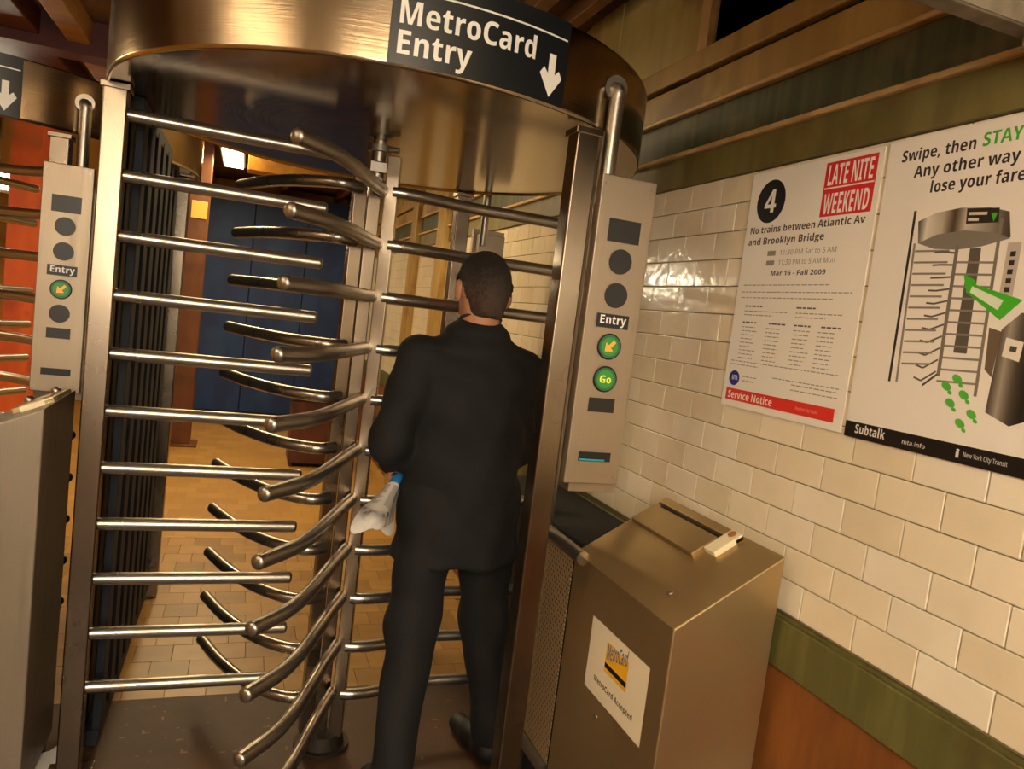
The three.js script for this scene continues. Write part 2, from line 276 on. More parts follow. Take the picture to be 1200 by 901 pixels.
const entryTex = canvasTex(256, 100, (x, w, h) => { x.fillStyle = '#111214'; x.fillRect(0, 0, w, h); x.fillStyle = '#f1eee6'; x.font = 'bold 84px sans-serif'; x.textAlign = 'center'; x.fillText('Entry', w / 2, 70); });
const lampTex = (kind) => canvasTex(128, 128, (x) => {
  x.fillStyle = '#1f5a2c'; x.fillRect(0, 0, 128, 128); x.fillStyle = '#2f7a34'; x.beginPath(); x.arc(64, 64, 50, 0, 7); x.fill(); x.fillStyle = '#ff9a2e';
  if (kind === 'arrow') { x.save(); x.translate(64, 64); x.rotate(Math.PI / 4); x.fillRect(-9, -40, 18, 44); x.beginPath(); x.moveTo(-32, 0); x.lineTo(32, 0); x.lineTo(0, 38); x.fill(); x.restore(); }
  else { x.fillStyle = '#d8d23a'; x.font = 'bold 56px sans-serif'; x.textAlign = 'center'; x.fillText('Go', 64, 84); }
});
const arrowT = lampTex('arrow'), goT = lampTex('go');
const glowMat = (t) => std({ map: t, emissiveMap: t, emissive: new THREE.Color(1, 1, 1), emissiveIntensity: 0.35, roughness: 0.4 });
M.entry = std({ map: entryTex, roughness: 0.4 }); M.arrowLamp = glowMat(arrowT); M.goLamp = glowMat(goT);
M.cyan = std({ color: 0x1aa5b5, roughness: 0.4 });
function face(w, h, x, y, z, t = 0.003) { const g = new THREE.PlaneGeometry(w, h); const b = plain(new THREE.BoxGeometry(w, h, t)); return [g.translate(x, y, z + 0.0006), b.translate(x, y, z - t / 2)]; }

// the tube of one rotor arm: plan points are relative to the rotor axis
const armPlan = [
  [[-0.006, 0.03], [-0.022, 0.07], [-0.05, 0.135], [-0.11, 0.29], [-0.16, 0.41], [-0.215, 0.51], [-0.30, 0.61]],
  [[-0.075, 0.02], [-0.125, 0.046], [-0.175, 0.025], [-0.26, -0.055], [-0.35, -0.21], [-0.425, -0.40]],
  [[0.022, 0.04], [0.05, 0.047], [0.12, 0.042], [0.22, 0.012], [0.33, -0.008], [0.46, -0.008], [0.64, -0.01]],
];
const armGeos = armPlan.map((pl) => {
  const pts = pl.map(([x, z]) => V(x, 0, z)), n = pts.length, d = pts[n - 1].clone().sub(pts[n - 2]).normalize();
  const cap = new THREE.SphereGeometry(0.0188, 16, 10); cap.scale(1, 1, 0.55); cap.applyQuaternion(new THREE.Quaternion().setFromUnitVectors(V(0, 0, 1), d)); cap.translate(pts[n - 1].x, 0, pts[n - 1].z);
  const g = mergeGeometries([plain(pipe(pts, 0.019, 28, 18)), plain(cap)]); boxUV(g); return g;
});
function makeRotor(t, turn, c) {
  const r = sub(t, 'rotor', [c[0], 0, c[1]]);
  const P = (x, z) => [c[0] + x, c[1] + z];
  const post = (x, z, y1, t) => { const [a, b] = P(x, z); obj('rotor_post', rbox(-0.0205, 0.05, -0.0205, 0.0205, y1, 0.0205, 0.003).rotateY(t).translate(a, 0, b), M.steelV, r); };
  post(-0.075, 0.0, H + 0.40, 0.12); post(-0.028, -0.012, H + 0.42, 0); post(0.02, 0.03, H + 0.455, -0.3);
  obj('hub', [cyl(c[0] - 0.026, H + 0.39, H + 0.5, c[1], 0.022), rbox(c[0] - 0.055, H + 0.40, c[1] - 0.03, c[0] + 0.0, H + 0.435, c[1] + 0.03, 0.004)], M.tube, r);
  obj('collar', [cyl(c[0] - 0.026, H + 0.466, H + 0.486, c[1], 0.036), rod(V(c[0] + 0.0, H + 0.476, c[1] + 0.02), V(c[0] + 0.028, H + 0.476, c[1] + 0.034), 0.009)], M.cast, r);
  for (let w = 0; w < 3; w++) for (let k = 0; k <= 10; k++) {
    const m = new THREE.Mesh(armGeos[w], M.tube); m.name = 'rotor_arm'; m.position.set(0, lev(k), 0); m.castShadow = m.receiveShadow = true; r.add(m);
  }
  obj('floor_bearing', [cyl(c[0] - 0.02, 0.012, 0.055, c[1], 0.075, 32, 0.065), cyl(c[0] - 0.02, 0, 0.014, c[1], 0.09, 32)], M.castDark, r);
  r.rotation.y = turn; return r;
}
function makeCanopy(t, c, dy) {
  const y0 = H + 0.5 + dy, y1 = H + 0.69 + dy;
  const prof = [[0, y0 + 0.001], [CR - 0.012, y0 + 0.001], [CR - 0.006, y0 - 0.006], [CR, y0 - 0.004], [CR, y0 + 0.006], [CR, y1 - 0.006], [CR - 0.002, y1], [CR - 0.012, y1 + 0.002], [0, y1 + 0.002]].map(([a, b]) => new THREE.Vector2(a, b));
  const lathe = (pts) => { // uv in metres: round the drum and up it
    const g = plain(new THREE.LatheGeometry(pts, 96)), uv = g.attributes.uv, p = g.attributes.position;
    for (let i = 0; i < uv.count; i++) uv.setXY(i, uv.getX(i) * Math.PI * 2 * CR, pts.length > 4 ? p.getY(i) : Math.hypot(p.getX(i), p.getZ(i)));
    return g.translate(c[0], 0, c[1]);
  };
  const side = lathe(prof.slice(2, 8)), canopy = obj('canopy', side, M.steelH, t, { keepUV: true });
  obj('canopy_bottom', lathe(prof.slice(0, 3)), M.polished, canopy, { keepUV: true }); obj('canopy_top', lathe(prof.slice(7)), M.steelH, canopy, { keepUV: true });
  // the sign sheet wraps round the drum
  const a0 = 100.8 * Math.PI / 180, a1 = 69.6 * Math.PI / 180, n = 24, pos = [], nor = [], uv = [], R2 = CR + 0.003;
  const at = (i) => a0 + (a1 - a0) * i / n;
  for (let i = 0; i < n; i++) for (const [j, v] of [[i, 0], [i + 1, 0], [i + 1, 1], [i, 0], [i + 1, 1], [i, 1]]) { const a = at(j); pos.push(c[0] + R2 * Math.cos(a), y0 + v * (y1 - y0), c[1] + R2 * Math.sin(a)); nor.push(Math.cos(a), 0, Math.sin(a)); uv.push(j / n, v); }
  const g = new THREE.BufferGeometry(); g.setAttribute('position', new THREE.Float32BufferAttribute(pos, 3)); g.setAttribute('normal', new THREE.Float32BufferAttribute(nor, 3)); g.setAttribute('uv', new THREE.Float32BufferAttribute(uv, 2));
  obj('entry_sign', g, M.sign, canopy, { keepUV: true, label: 'black sign with white lettering and a down arrow' });
  return canopy;
}
function makePanel(t, cx, cz, dy, half, go) { // tall indicator panel facing the approaching passenger
  const hw = half, z = cz, yt = H + 0.383 + dy, yb = H - 0.392 + dy;
  const p = obj('indicator_panel', [rbox(cx - hw, yb, z - 0.03, cx + hw, yt, z, 0.003), rbox(cx - hw + 0.03, yb - 0.03, z - 0.1, cx + hw + 0.012, yt - 0.06, z - 0.032, 0.003)], M.panel, t);
  const yy = (v) => H + v + dy;
  const plate = (name, w, h, y, mat) => obj(name, box(cx - w / 2, y - h / 2, z, cx + w / 2, y + h / 2, z + 0.003), mat, p);
  plate('message_window', 0.088, 0.056, yy(0.251), M.lens);
  obj('dark_lamp', discX(cx, yy(0.176), z + 0.002, 0.031, 0.006), M.lens, p); obj('dark_lamp', discX(cx, yy(0.092), z + 0.002, 0.031, 0.006), M.lens, p);
  const e = face(0.09, 0.035, cx, yy(0.027), z + 0.003); obj('entry_label', e[0], M.entry, p, { keepUV: true });
  const lampFace = (y, mat, name) => { const g = new THREE.CircleGeometry(0.03, 32).translate(cx, y, z + 0.0055); obj(name, g, mat, p, { keepUV: true }); obj('lamp_ring', new THREE.TorusGeometry(0.0305, 0.003, 8, 32).translate(cx, y, z + 0.003), M.black, p); };
  lampFace(yy(-0.037), M.arrowLamp, 'arrow_lamp');
  if (go) lampFace(yy(-0.12), M.goLamp, 'go_lamp'); else obj('dark_lamp', discX(cx, yy(-0.12), z + 0.002, 0.031, 0.006), M.lens, p);
  plate('dark_plate', 0.072, 0.036, yy(-0.187), M.lens); plate('card_slot', 0.09, 0.024, yy(-0.321), M.black);
  if (go) obj('slot_light', box(cx - 0.043, yy(-0.331), z + 0.003, cx + 0.028, yy(-0.327), z + 0.0045), M.cyan, p);
  for (const s of [-1, 1]) for (const y of [yt - 0.02, yb + 0.02]) obj('screw', discX(cx + s * (hw - 0.012), y, z + 0.001, 0.004, 0.004, 'z', 12), M.tube, p);
  return p;
}
function makeTurnstile(label, off, dy, phase, o) {
  const c = [AX + off[0], AZ + off[1]], ox = off[0], oz = off[1];
  const t = thing('full_height_turnstile', label, 'turnstile', [c[0], 0, c[1]], 'stainless full-height turnstiles');
  makeCanopy(t, c, dy);
  const post = (name, x, z, y1, hw = 0.03) => obj(name, [rbox(x - hw, 0.012, z - hw, x + hw, y1, z + hw, 0.005), rbox(x - hw - 0.006, y1 - 0.004, z - hw - 0.006, x + hw + 0.006, y1 + 0.012, z + hw + 0.006, 0.002), rbox(x - hw - 0.03, 0, z - hw - 0.03, x + hw + 0.03, 0.012, z + hw + 0.03, 0.003)], M.steelV, t);
  if (o.comb) {
    post('barrier_post', -0.366 + ox, -2.3 + oz, H + 0.486 + dy);
    const g = mergeGeometries([plain(rod(V(0, 0, 0), V(0.537, 0, 0), 0.0185, 18)), plain(new THREE.SphereGeometry(0.0182, 16, 10).scale(0.5, 1, 1).translate(0.537, 0, 0))]); boxUV(g);
    for (let k = 0; k < 11; k++) { const m = new THREE.Mesh(g, M.tube); m.name = 'barrier_bar'; m.position.set(-0.336 + ox - c[0], H + 0.4246 - 0.1628 * k, -2.3 + oz - c[1]); m.castShadow = m.receiveShadow = true; t.add(m); }
  }
  makeRotor(t, phase, c);
  post('entry_post', 0.753 + ox, -1.715 + oz, H + 0.474 + dy);
  makePanel(t, o.panel[0], o.panel[1], dy, 0.076, o.go);
  const px = 0.822 + ox, pz = -1.7 + oz, yE = H + 0.6 + dy; // riser that carries the cables up to the drum
  const ux = (c[0] - px), uz = (c[1] - pz), ul = Math.hypot(ux, uz);
  obj('cable_riser', [cyl(px, H - 0.3 + dy, yE - 0.02, pz, 0.019), pipe([V(px, yE - 0.03, pz), V(px, yE - 0.008, pz), V(px + ux / ul * 0.02, yE, pz + uz / ul * 0.02), V(px + ux / ul * 0.06, yE, pz + uz / ul * 0.06)], 0.019, 14), discX(px + ux / ul * 0.008, yE, pz + uz / ul * 0.008, 0.03, 0.014)], M.tube, t);
  if (o.guard) {
    const gx = 0.95;
    obj('guard_rail', [rod(V(gx, H - 0.64, -2.07), V(gx, H - 0.64, -1.8), 0.02), cyl(gx, 0.02, H + 0.5, -2.07, 0.017), ball(V(gx, H - 0.64, -2.07), 0.021)], M.tube, t);
    obj('lower_rail', rod(V(gx - 0.02, 0.175, -2.1), V(gx, 0.165, -1.86), 0.02), M.tube, t);
    obj('guard_mesh', box(gx - 0.0015, 0.18, -2.05, gx + 0.0015, H - 0.66, -1.86), M.perforated, t, { label: 'perforated steel sheet between entry post and fare cabinet' });
    obj('shade_board', rbox(0.99, 0, -2.75, WX - 0.018, 0.855, -1.87, 0.006), M.dark, t, { label: 'added black board standing in for shade low on the wall behind the fare cabinet' });  // black board put where the lower wall lies in shade
    post('exit_post', 0.82, -3.03, H + 0.486);
    obj('exit_panel', [rbox(0.93, H - 0.39, -3.23, 1.075, H + 0.385, -3.2, 0.003), rbox(0.945, H - 0.35, -3.198, 1.06, H + 0.36, -3.14, 0.003)], M.panel, t);
    obj('cable_riser', [cyl(0.93, H + 0.3, H + 0.6, -3.05, 0.017)], M.tube, t);
  }
  return t;
}
makeTurnstile('large stainless turnstile with a man inside, its canopy sign fully in view', [0, 0], 0, 0, { comb: true, guard: true, go: true, panel: [0.869, -1.66] });
makeTurnstile('second stainless turnstile at the left edge, partly cut off behind the grey cabinet', [-1.38, -1.24], -0.045, -0.85, { panel: [-0.588, -2.9], go: false });

// ------------------------------------------------------------------ fare cabinets
const stickerTex = canvasTex(512, 340, (x, w, h) => {
  x.fillStyle = '#e9dcbc'; x.fillRect(0, 0, w, h);
  x.fillStyle = '#f4b81c'; x.fillRect(0.31 * w, 0.16 * h, 0.38 * w, 0.4 * h);
  x.fillStyle = '#0c0c0c'; x.fillRect(0.31 * w, 0.44 * h, 0.38 * w, 0.065 * h);
  x.fillStyle = '#4d6a94'; x.save(); x.translate(0.32 * w, 0.39 * h); x.scale(0.36, 1); x.rotate(-0.1); x.font = 'italic bold 96px sans-serif'; x.fillText('MetroCard', 0, 0); x.restore();
  x.fillStyle = '#3a3026'; x.font = 'bold 36px sans-serif'; x.textAlign = 'center'; x.fillText('MetroCard Accepted', 0.5 * w, 0.81 * h, 0.88 * w);
});
M.sticker = std({ map: stickerTex, roughness: 0.5 });
function prismZ(pts, z0, z1, bev = 0.004) { // a profile in x, y swept along z
  const s = new THREE.Shape(pts.map(([x, y]) => new THREE.Vector2(x, y)));
  return plain(new THREE.ExtrudeGeometry(s, { depth: z1 - z0 - 2 * bev, bevelEnabled: true, bevelThickness: bev, bevelSize: bev, bevelOffset: -bev, bevelSegments: 2 }).translate(0, 0, z0 + bev));
}
function makeCabinet(label, x0, x1, z0, z1, yl, yr, o) {
  const t = thing('fare_cabinet', label, 'cabinet', [(x0 + x1) / 2, 0, (z0 + z1) / 2]);
  obj('body', prismZ([[x0, 0.03], [x1, 0.03], [x1, yr], [x0, yl]], z0, z1), o.mat || M.bronze, t);
  obj('plinth', box(x0 + 0.015, 0, z0 + 0.015, x1 - 0.015, 0.032, z1 - 0.015), M.dark, t);
  const sl = (yr - yl) / (x1 - x0), nrm = V(-sl, 1, 0).normalize(), yAt = (x) => yl + (x - x0) * sl;
  const lane = (name, a, b, za, zb, h0, h1, mat, opt) => { // a plate on the sloping top
    const g = plain(rbox(0, h0, za, (b - a) * Math.hypot(1, sl), h1, zb, Math.min(0.003, (h1 - h0) * 0.45))); g.rotateZ(Math.atan(sl)); g.translate(a, yAt(a), 0); return obj(name, g, mat, t, opt);
  };
  const tr = z1 - z0;
  lane('swipe_lane', x1 - 0.115, x1 - 0.042, z0 + 0.02, z1 - 0.19, -0.002, 0.014, M.bronze);
  lane('swipe_lane', x1 - 0.03, x1 - 0.006, z0 + 0.02, z1 - 0.14, -0.002, 0.014, M.bronze);
  lane('swipe_slot', x1 - 0.042, x1 - 0.03, z0 + 0.03, z1 - 0.15, -0.002, 0.002, M.black);
  const lb = lane('swipe_label', x1 - 0.085, x1 - 0.006, z1 - 0.185, z1 - 0.14, -0.001, 0.0155, std({ color: 0xe8dcb8, roughness: 0.5 }));
  const c2 = x1 - 0.028; obj('label_mark', discX(0, 0, 0, 0.011, 0.003, 'z', 20).rotateX(Math.PI / 2).rotateZ(Math.atan(sl)).translate(c2, yAt(c2) + 0.0168 / nrm.y, z1 - 0.163), std({ color: 0x9a6a2a, roughness: 0.5 }), lb);
  const bx = x0 + 0.058; obj('bolt', new THREE.SphereGeometry(0.008, 12, 8).scale(1, 0.5, 1).rotateZ(Math.atan(sl)).translate(bx, yAt(bx) + 0.002, z1 - 0.118), M.tube, t);
  if (o.sticker) {
    const s = new THREE.PlaneGeometry(0.297, 0.194).rotateY(-Math.PI / 2).translate(x0 - 0.0012, H - 0.857, -1.5455);
    obj('sticker', s, M.sticker, t, { keepUV: true, label: 'cream sticker with a yellow fare card' });
    obj('bolt', [discX(x0 - 0.002, H - 1.0, -1.61, 0.006, 0.006, 'x', 12)], M.tube, t);
  }
  if (o.knobs) for (const [kx, kz] of o.knobs) obj('knob', [ball(V(kx, yAt(kx) + 0.018, kz), 0.014), cyl(kx, yAt(kx) - 0.004, yAt(kx) + 0.012, kz, 0.01, 14)], M.tube, t);
  return t;
}
makeCabinet('bronze-toned steel fare cabinet with sticker, beside the tiled wall', 0.949, 1.225, -1.85, -1.33, H - 0.636, H - 0.47, { sticker: true });
makeCabinet('plain grey steel fare cabinet at the left edge of the picture', -0.745, -0.455, -2.52, -2.15, H - 0.50, H - 0.369, { mat: M.greySteel, knobs: [[-0.56, -2.46], [-0.5, -2.49]] });

// ------------------------------------------------------------------ posters on the wall
const poster4 = canvasTex(1000, 1435, (x, w, h) => {
  x.fillStyle = '#ebe6da'; x.fillRect(0, 0, w, h); const U = (u) => u * w, W = (v) => v * h;
  x.fillStyle = '#0d0b0c'; x.beginPath(); x.ellipse(U(0.195), W(0.128), U(0.125), W(0.089), 0, 0, 7); x.fill();
  x.fillStyle = '#f1ece2'; x.font = 'bold 190px sans-serif'; x.textAlign = 'center'; x.fillText('4', U(0.195), W(0.175));
  const red = '#d6262c'; x.fillStyle = red; x.fillRect(U(0.62), W(0.02), U(0.345), W(0.092)); x.fillRect(U(0.62), W(0.118), U(0.345), W(0.1));
  x.fillStyle = '#f1ece2'; const fit = (s, u0, u1, v, px, wt = 'bold') => { x.save(); x.font = wt + ' ' + px + 'px sans-serif'; x.textAlign = 'left'; x.translate(U(u0), W(v)); x.scale(U(u1 - u0) / x.measureText(s).width, 1); x.fillText(s, 0, 0); x.restore(); };
  fit('LATE NITE', 0.635, 0.95, 0.104, 150); fit('WEEKEND', 0.635, 0.95, 0.211, 150);
  x.strokeStyle = red; x.lineWidth = 6; x.strokeRect(U(0.62), W(0.02), U(0.345), W(0.198));
  x.fillStyle = '#3a3230'; fit('No trains between Atlantic Av', 0.04, 0.945, 0.258, 56); fit('and Brooklyn Bridge', 0.04, 0.68, 0.306, 56);
  x.fillStyle = '#8f8577'; x.fillRect(U(0.235), W(0.335), U(0.07), W(0.02)); x.fillRect(U(0.235), W(0.375), U(0.07), W(0.02)); fit('11:30 PM Sat to 5 AM', 0.34, 0.785, 0.355, 40, ''); fit('11:30 PM to 5 AM Mon', 0.34, 0.785, 0.394, 40, '');
  x.fillStyle = '#3a3230'; fit('Mar 16 - Fall 2009', 0.285, 0.73, 0.437, 40);
  const line = (u0, u1, v, c = '#8f8678', t = 5) => { x.fillStyle = c; let u = u0; while (u < u1) { const l = 0.014 + 0.03 * rnd(); x.fillRect(U(u), W(v), U(Math.min(l, u1 - u)), t); u += l + 0.008; } };
  line(0.055, 0.77, 0.474); line(0.05, 0.935, 0.503); line(0.05, 0.81, 0.527);
  for (const [a, b] of [[0.10, 0.48], [0.55, 0.9]]) { line(a, a + 0.16, 0.562, '#4b433b', 8); line(a, b, 0.584); line(a, b - 0.12, 0.6); line(a, a + 0.13, 0.631, '#4b433b', 8); line(b - 0.14, b, 0.631, '#4b433b', 8); for (let k = 0; k < 9; k++) { line(a, a + 0.1 + 0.05 * rnd(), 0.652 + k * 0.0165); line(b - 0.16, b - 0.04, 0.652 + k * 0.0165); } }
  line(0.04, 0.95, 0.80); line(0.04, 0.3, 0.815); line(0.17, 0.3, 0.862); line(0.17, 0.28, 0.88); line(0.44, 0.95, 0.848); line(0.6, 0.95, 0.862); line(0.6, 0.95, 0.882);
  x.fillStyle = '#1d2a86'; x.beginPath(); x.ellipse(U(0.095), W(0.876), U(0.05), W(0.032), 0, 0, 7); x.fill(); x.fillStyle = '#dfe3ee'; x.font = 'bold 34px sans-serif'; x.textAlign = 'center'; x.save(); x.translate(U(0.1), W(0.884)); x.scale(0.8, 1.2); x.fillText('MTA', 0, 0); x.restore();
  x.fillStyle = '#dc3326'; x.fillRect(U(0.035), W(0.922), U(0.91), W(0.05)); x.fillStyle = '#f3eadb'; fit('Service Notice', 0.055, 0.47, 0.962, 60); x.globalAlpha = 0.5; fit('New York City Transit', 0.66, 0.83, 0.955, 26); x.globalAlpha = 1;
});
const poster5 = canvasTex(1000, 1458, (x, w, h) => {
  const U = (u) => u / 0.86 * w, W = (v) => v * h; x.fillStyle = '#e9e3d7'; x.fillRect(0, 0, w, h);
  const fit = (s, u0, u1, v, px, wt = 'bold') => { x.save(); x.font = wt + ' ' + px + 'px sans-serif'; x.textAlign = 'left'; x.translate(U(u0), W(v)); x.scale((U(u1) - U(u0)) / x.measureText(s).width, 1); x.fillText(s, 0, 0); x.restore(); };
  x.fillStyle = '#1b1718'; fit('Swipe, then', 0.07, 0.41, 0.073, 74); fit('Any other way you', 0.145, 0.72, 0.131, 74); fit('lose your fare.', 0.232, 0.64, 0.187, 74);
  x.fillStyle = '#3fae2a'; fit('STAY', 0.43, 0.585, 0.071, 78); x.fillStyle = '#1b1718'; fit('put.', 0.61, 0.74, 0.073, 74);
  const P = (...a) => { x.beginPath(); a.forEach(([u, v], i) => (i ? x.lineTo(U(u), W(v)) : x.moveTo(U(u), W(v)))); x.closePath(); x.fill(); };
  const bar = (u0, v0, u1, v1, t, c) => { x.strokeStyle = c; x.lineWidth = t; x.beginPath(); x.moveTo(U(u0), W(v0)); x.lineTo(U(u1), W(v1)); x.stroke(); };
  // printed picture of a turnstile
  let g = x.createLinearGradient(U(0.2), 0, U(0.6), 0); [[0, '#3b342c'], [0.12, '#d9d2c4'], [0.3, '#b5aa96'], [0.42, '#4a3a2c'], [0.55, '#c9bfae'], [0.8, '#8f8675'], [1, '#3d342b']].forEach(([o, c]) => g.addColorStop(o, c));
  x.fillStyle = g; P([0.205, 0.275], [0.28, 0.254], [0.39, 0.246], [0.5, 0.252], [0.585, 0.272], [0.605, 0.345], [0.5, 0.36], [0.4, 0.366], [0.3, 0.362], [0.22, 0.345]);
  x.fillStyle = '#7d776b'; P([0.22, 0.345], [0.3, 0.322], [0.42, 0.315], [0.55, 0.33], [0.605, 0.348], [0.5, 0.366], [0.4, 0.372], [0.3, 0.366]);
  x.fillStyle = '#2b2622'; P([0.415, 0.25], [0.545, 0.258], [0.55, 0.3], [0.42, 0.296]); x.fillStyle = '#cfc8ba'; P([0.425, 0.262], [0.5, 0.266], [0.5, 0.275], [0.425, 0.271]); P([0.425, 0.28], [0.47, 0.283], [0.47, 0.291], [0.425, 0.288]); x.fillStyle = '#3fae2a'; P([0.515, 0.27], [0.54, 0.272], [0.53, 0.298]);
  bar(0.183, 0.24, 0.192, 0.792, 14, '#2a2724'); bar(0.205, 0.345, 0.228, 0.79, 12, '#8a8172');
  x.fillStyle = '#5c5448'; P([0.455, 0.37], [0.5, 0.37], [0.515, 0.68], [0.46, 0.68]);
  for (let k = 0; k < 11; k++) { const v = 0.37 + k * 0.036, s = k * 0.0024; bar(0.213 + s, v, 0.37, v + 0.004 - k * 0.0012, 9, '#857c6e'); bar(0.41, v + 0.04, 0.57, v + 0.045 - k * 0.001, 9, '#857c6e'); bar(0.4, v + 0.012, 0.34, v + 0.006 + k * 0.004, 8, '#5a5247'); bar(0.34, v + 0.006 + k * 0.004, 0.305, v + 0.008 + k * 0.003, 8, '#5a5247'); }
  bar(0.4, 0.36, 0.413, 0.755, 18, '#776e60'); bar(0.56, 0.29, 0.577, 0.8, 15, '#7d7466'); bar(0.408, 0.75, 0.35, 0.79, 10, '#4a4238');
  x.fillStyle = '#b9b0a0'; P([0.6, 0.36], [0.65, 0.36], [0.65, 0.51], [0.6, 0.5]); x.fillStyle = '#2b2622'; for (const v of [0.385, 0.41, 0.435, 0.46, 0.485]) P([0.615, v], [0.635, v], [0.635, v + 0.014], [0.615, v + 0.014]);
  x.fillStyle = '#6b5a48'; P([0.585, 0.6], [0.635, 0.61], [0.626, 0.74], [0.595, 0.72]);
  g = x.createLinearGradient(U(0.62), 0, U(0.8), 0); [[0, '#3a322a'], [0.25, '#a09684'], [0.5, '#4a4036'], [0.75, '#16120f'], [1, '#5b5145']].forEach(([o, c]) => g.addColorStop(o, c)); x.fillStyle = g; P([0.633, 0.603], [0.694, 0.555], [0.8, 0.56], [0.82, 0.83], [0.72, 0.868], [0.626, 0.84]);
  x.fillStyle = '#e4dccb'; P([0.655, 0.625], [0.72, 0.635], [0.715, 0.69], [0.65, 0.678]); x.fillStyle = '#444'; P([0.675, 0.647], [0.7, 0.65], [0.698, 0.665], [0.674, 0.662]);
  x.fillStyle = '#46b52c'; P([0.447, 0.445], [0.5, 0.465], [0.505, 0.478], [0.69, 0.52], [0.62, 0.578], [0.47, 0.5]); x.fillStyle = '#dfe9cf'; P([0.49, 0.482], [0.62, 0.522], [0.605, 0.55], [0.485, 0.5]);
  x.fillStyle = '#55b33c'; for (const [u, v, r] of [[0.495, 0.757, 0], [0.455, 0.782, 0], [0.532, 0.801, 0], [0.483, 0.83, 0], [0.575, 0.853, 0], [0.536, 0.885, 0]]) { x.beginPath(); x.ellipse(U(u), W(v), 26, 17, 0.5, 0, 7); x.fill(); x.beginPath(); x.ellipse(U(u) + 22, W(v) + 26, 12, 8, 0.5, 0, 7); x.fill(); }
  x.fillStyle = '#120e0f'; x.fillRect(0, W(0.946), w, W(0.06)); x.fillStyle = '#e6dfd0'; fit('Subtalk', 0.055, 0.215, 0.983, 60); fit('mta.info', 0.3, 0.41, 0.982, 28, ''); fit('i', 0.535, 0.56, 0.985, 50); fit('New York City Transit', 0.57, 0.74, 0.978, 28, '');
});
function poster(name, label, z0, z1, y0, y1, tex) {
  const t = thing(name, label, 'poster', [WX - 0.002, (y0 + y1) / 2, (z0 + z1) / 2]);
  obj('backing_board', box(WX - 0.0055, y0, z0, WX - 0.0016, y1, z1), std({ color: 0xd8cfbd, roughness: 0.7 }), t);
  obj('print', new THREE.PlaneGeometry(z1 - z0, y1 - y0).rotateY(-Math.PI / 2).translate(WX - 0.006, (y0 + y1) / 2, (z0 + z1) / 2), std({ map: tex, roughness: 0.45 }), t, { keepUV: true });
}
poster('service_notice', 'cream service notice with a black circled 4 and red LATE NITE WEEKEND box', -1.70, -1.263, 1.32, 1.947, poster4);
poster('swipe_poster', 'poster with a printed turnstile, green arrow, green footprints and black bottom band', -1.25, -0.82, 1.317, 1.95, poster5);

// ------------------------------------------------------------------ things farther back
{
  const gx = -0.32, t = thing('slatted_gate', 'black slatted metal gate behind the left barrier bars', 'gate', [gx, 0, -3.0]);
  for (let k = 0; k < 7; k++) { const z = -2.46 - k * 0.17; obj('slat', rbox(gx - 0.012, 0.06, z - 0.045, gx + 0.012, 1.95, z + 0.045, 0.004), M.slat, t); }
  obj('back_sheet', box(gx - 0.05, 0.04, -3.62, gx - 0.03, 1.97, -2.4), M.black, t);
  obj('rail', rbox(gx - 0.03, 0.03, -3.62, gx + 0.01, 0.08, -2.4, 0.004), M.slat, t); obj('rail', rbox(gx - 0.03, 1.93, -3.62, gx + 0.01, 1.98, -2.4, 0.004), M.slat, t);
  obj('gate_post', [rbox(gx - 0.015, 0, -3.69, gx + 0.05, H + 0.45, -3.625, 0.005), rbox(gx - 0.04, H + 0.45, -3.72, gx + 0.075, H + 0.462, -3.6, 0.003)], M.steelV, t, { label: 'bright stainless end post' });
  obj('guard_mesh', box(-0.44, 0.1, -2.54, -0.375, 1.05, -2.537), M.perforated, t);
}
{
  const t = thing('support_column', 'orange-red painted steel column at the left behind the second turnstile', 'column', [-1.335, 0, -5.6]);
  obj('shaft', [rbox(-1.44, 0.02, -5.68, -1.23, CY - 0.13, -5.66, 0.004), rbox(-1.44, 0.02, -5.54, -1.23, CY - 0.13, -5.52, 0.004), box(-1.345, 0.02, -5.66, -1.325, CY - 0.13, -5.54)], M.orangeColumn, t);
  obj('base_plate', rbox(-1.5, 0, -5.74, -1.17, 0.02, -5.46, 0.003), M.orangeColumn, t);
  const t2 = thing('support_column', 'narrow brown column with a yellow sign beside the blue partition', 'column', [-0.43, 0, -7.2]);
  obj('shaft', [rbox(-0.52, 0.02, -7.28, -0.36, CY, -7.26, 0.004), rbox(-0.52, 0.02, -7.14, -0.36, CY, -7.12, 0.004), box(-0.45, 0.02, -7.26, -0.43, CY, -7.14)], M.brownColumn, t2);
  obj('sign_plate', rbox(-0.5, H + 0.55, -7.118, -0.37, H + 0.7, -7.105, 0.003), std({ color: 0xe0b44a, roughness: 0.5 }), t2);
  obj('base_plate', rbox(-0.58, 0, -7.34, -0.3, 0.02, -7.06, 0.003), M.brownColumn, t2);
}
{
  const t = thing('blue_partition', 'dark blue painted partition at the far end of the hall', 'partition', [0.3, 0, -9.15]);
  for (let k = 0; k < 3; k++) obj('panel', rbox(-0.56 + k * 0.6, 0.02, -9.2, -0.56 + (k + 1) * 0.6 - 0.006, 2.56, -9.15, 0.006), M.blue, t);
  obj('top_rail', rbox(-0.58, 2.56, -9.22, 1.26, 2.6, -9.13, 0.005), M.blue, t); obj('kick_board', box(-0.58, 0, -9.22, 1.26, 0.02, -9.13), M.dark, t);
  obj('header', rbox(-0.06, 2.36, -6.2, 0.62, CY, -6.0, 0.005), M.header, structure('trim_3'));
}
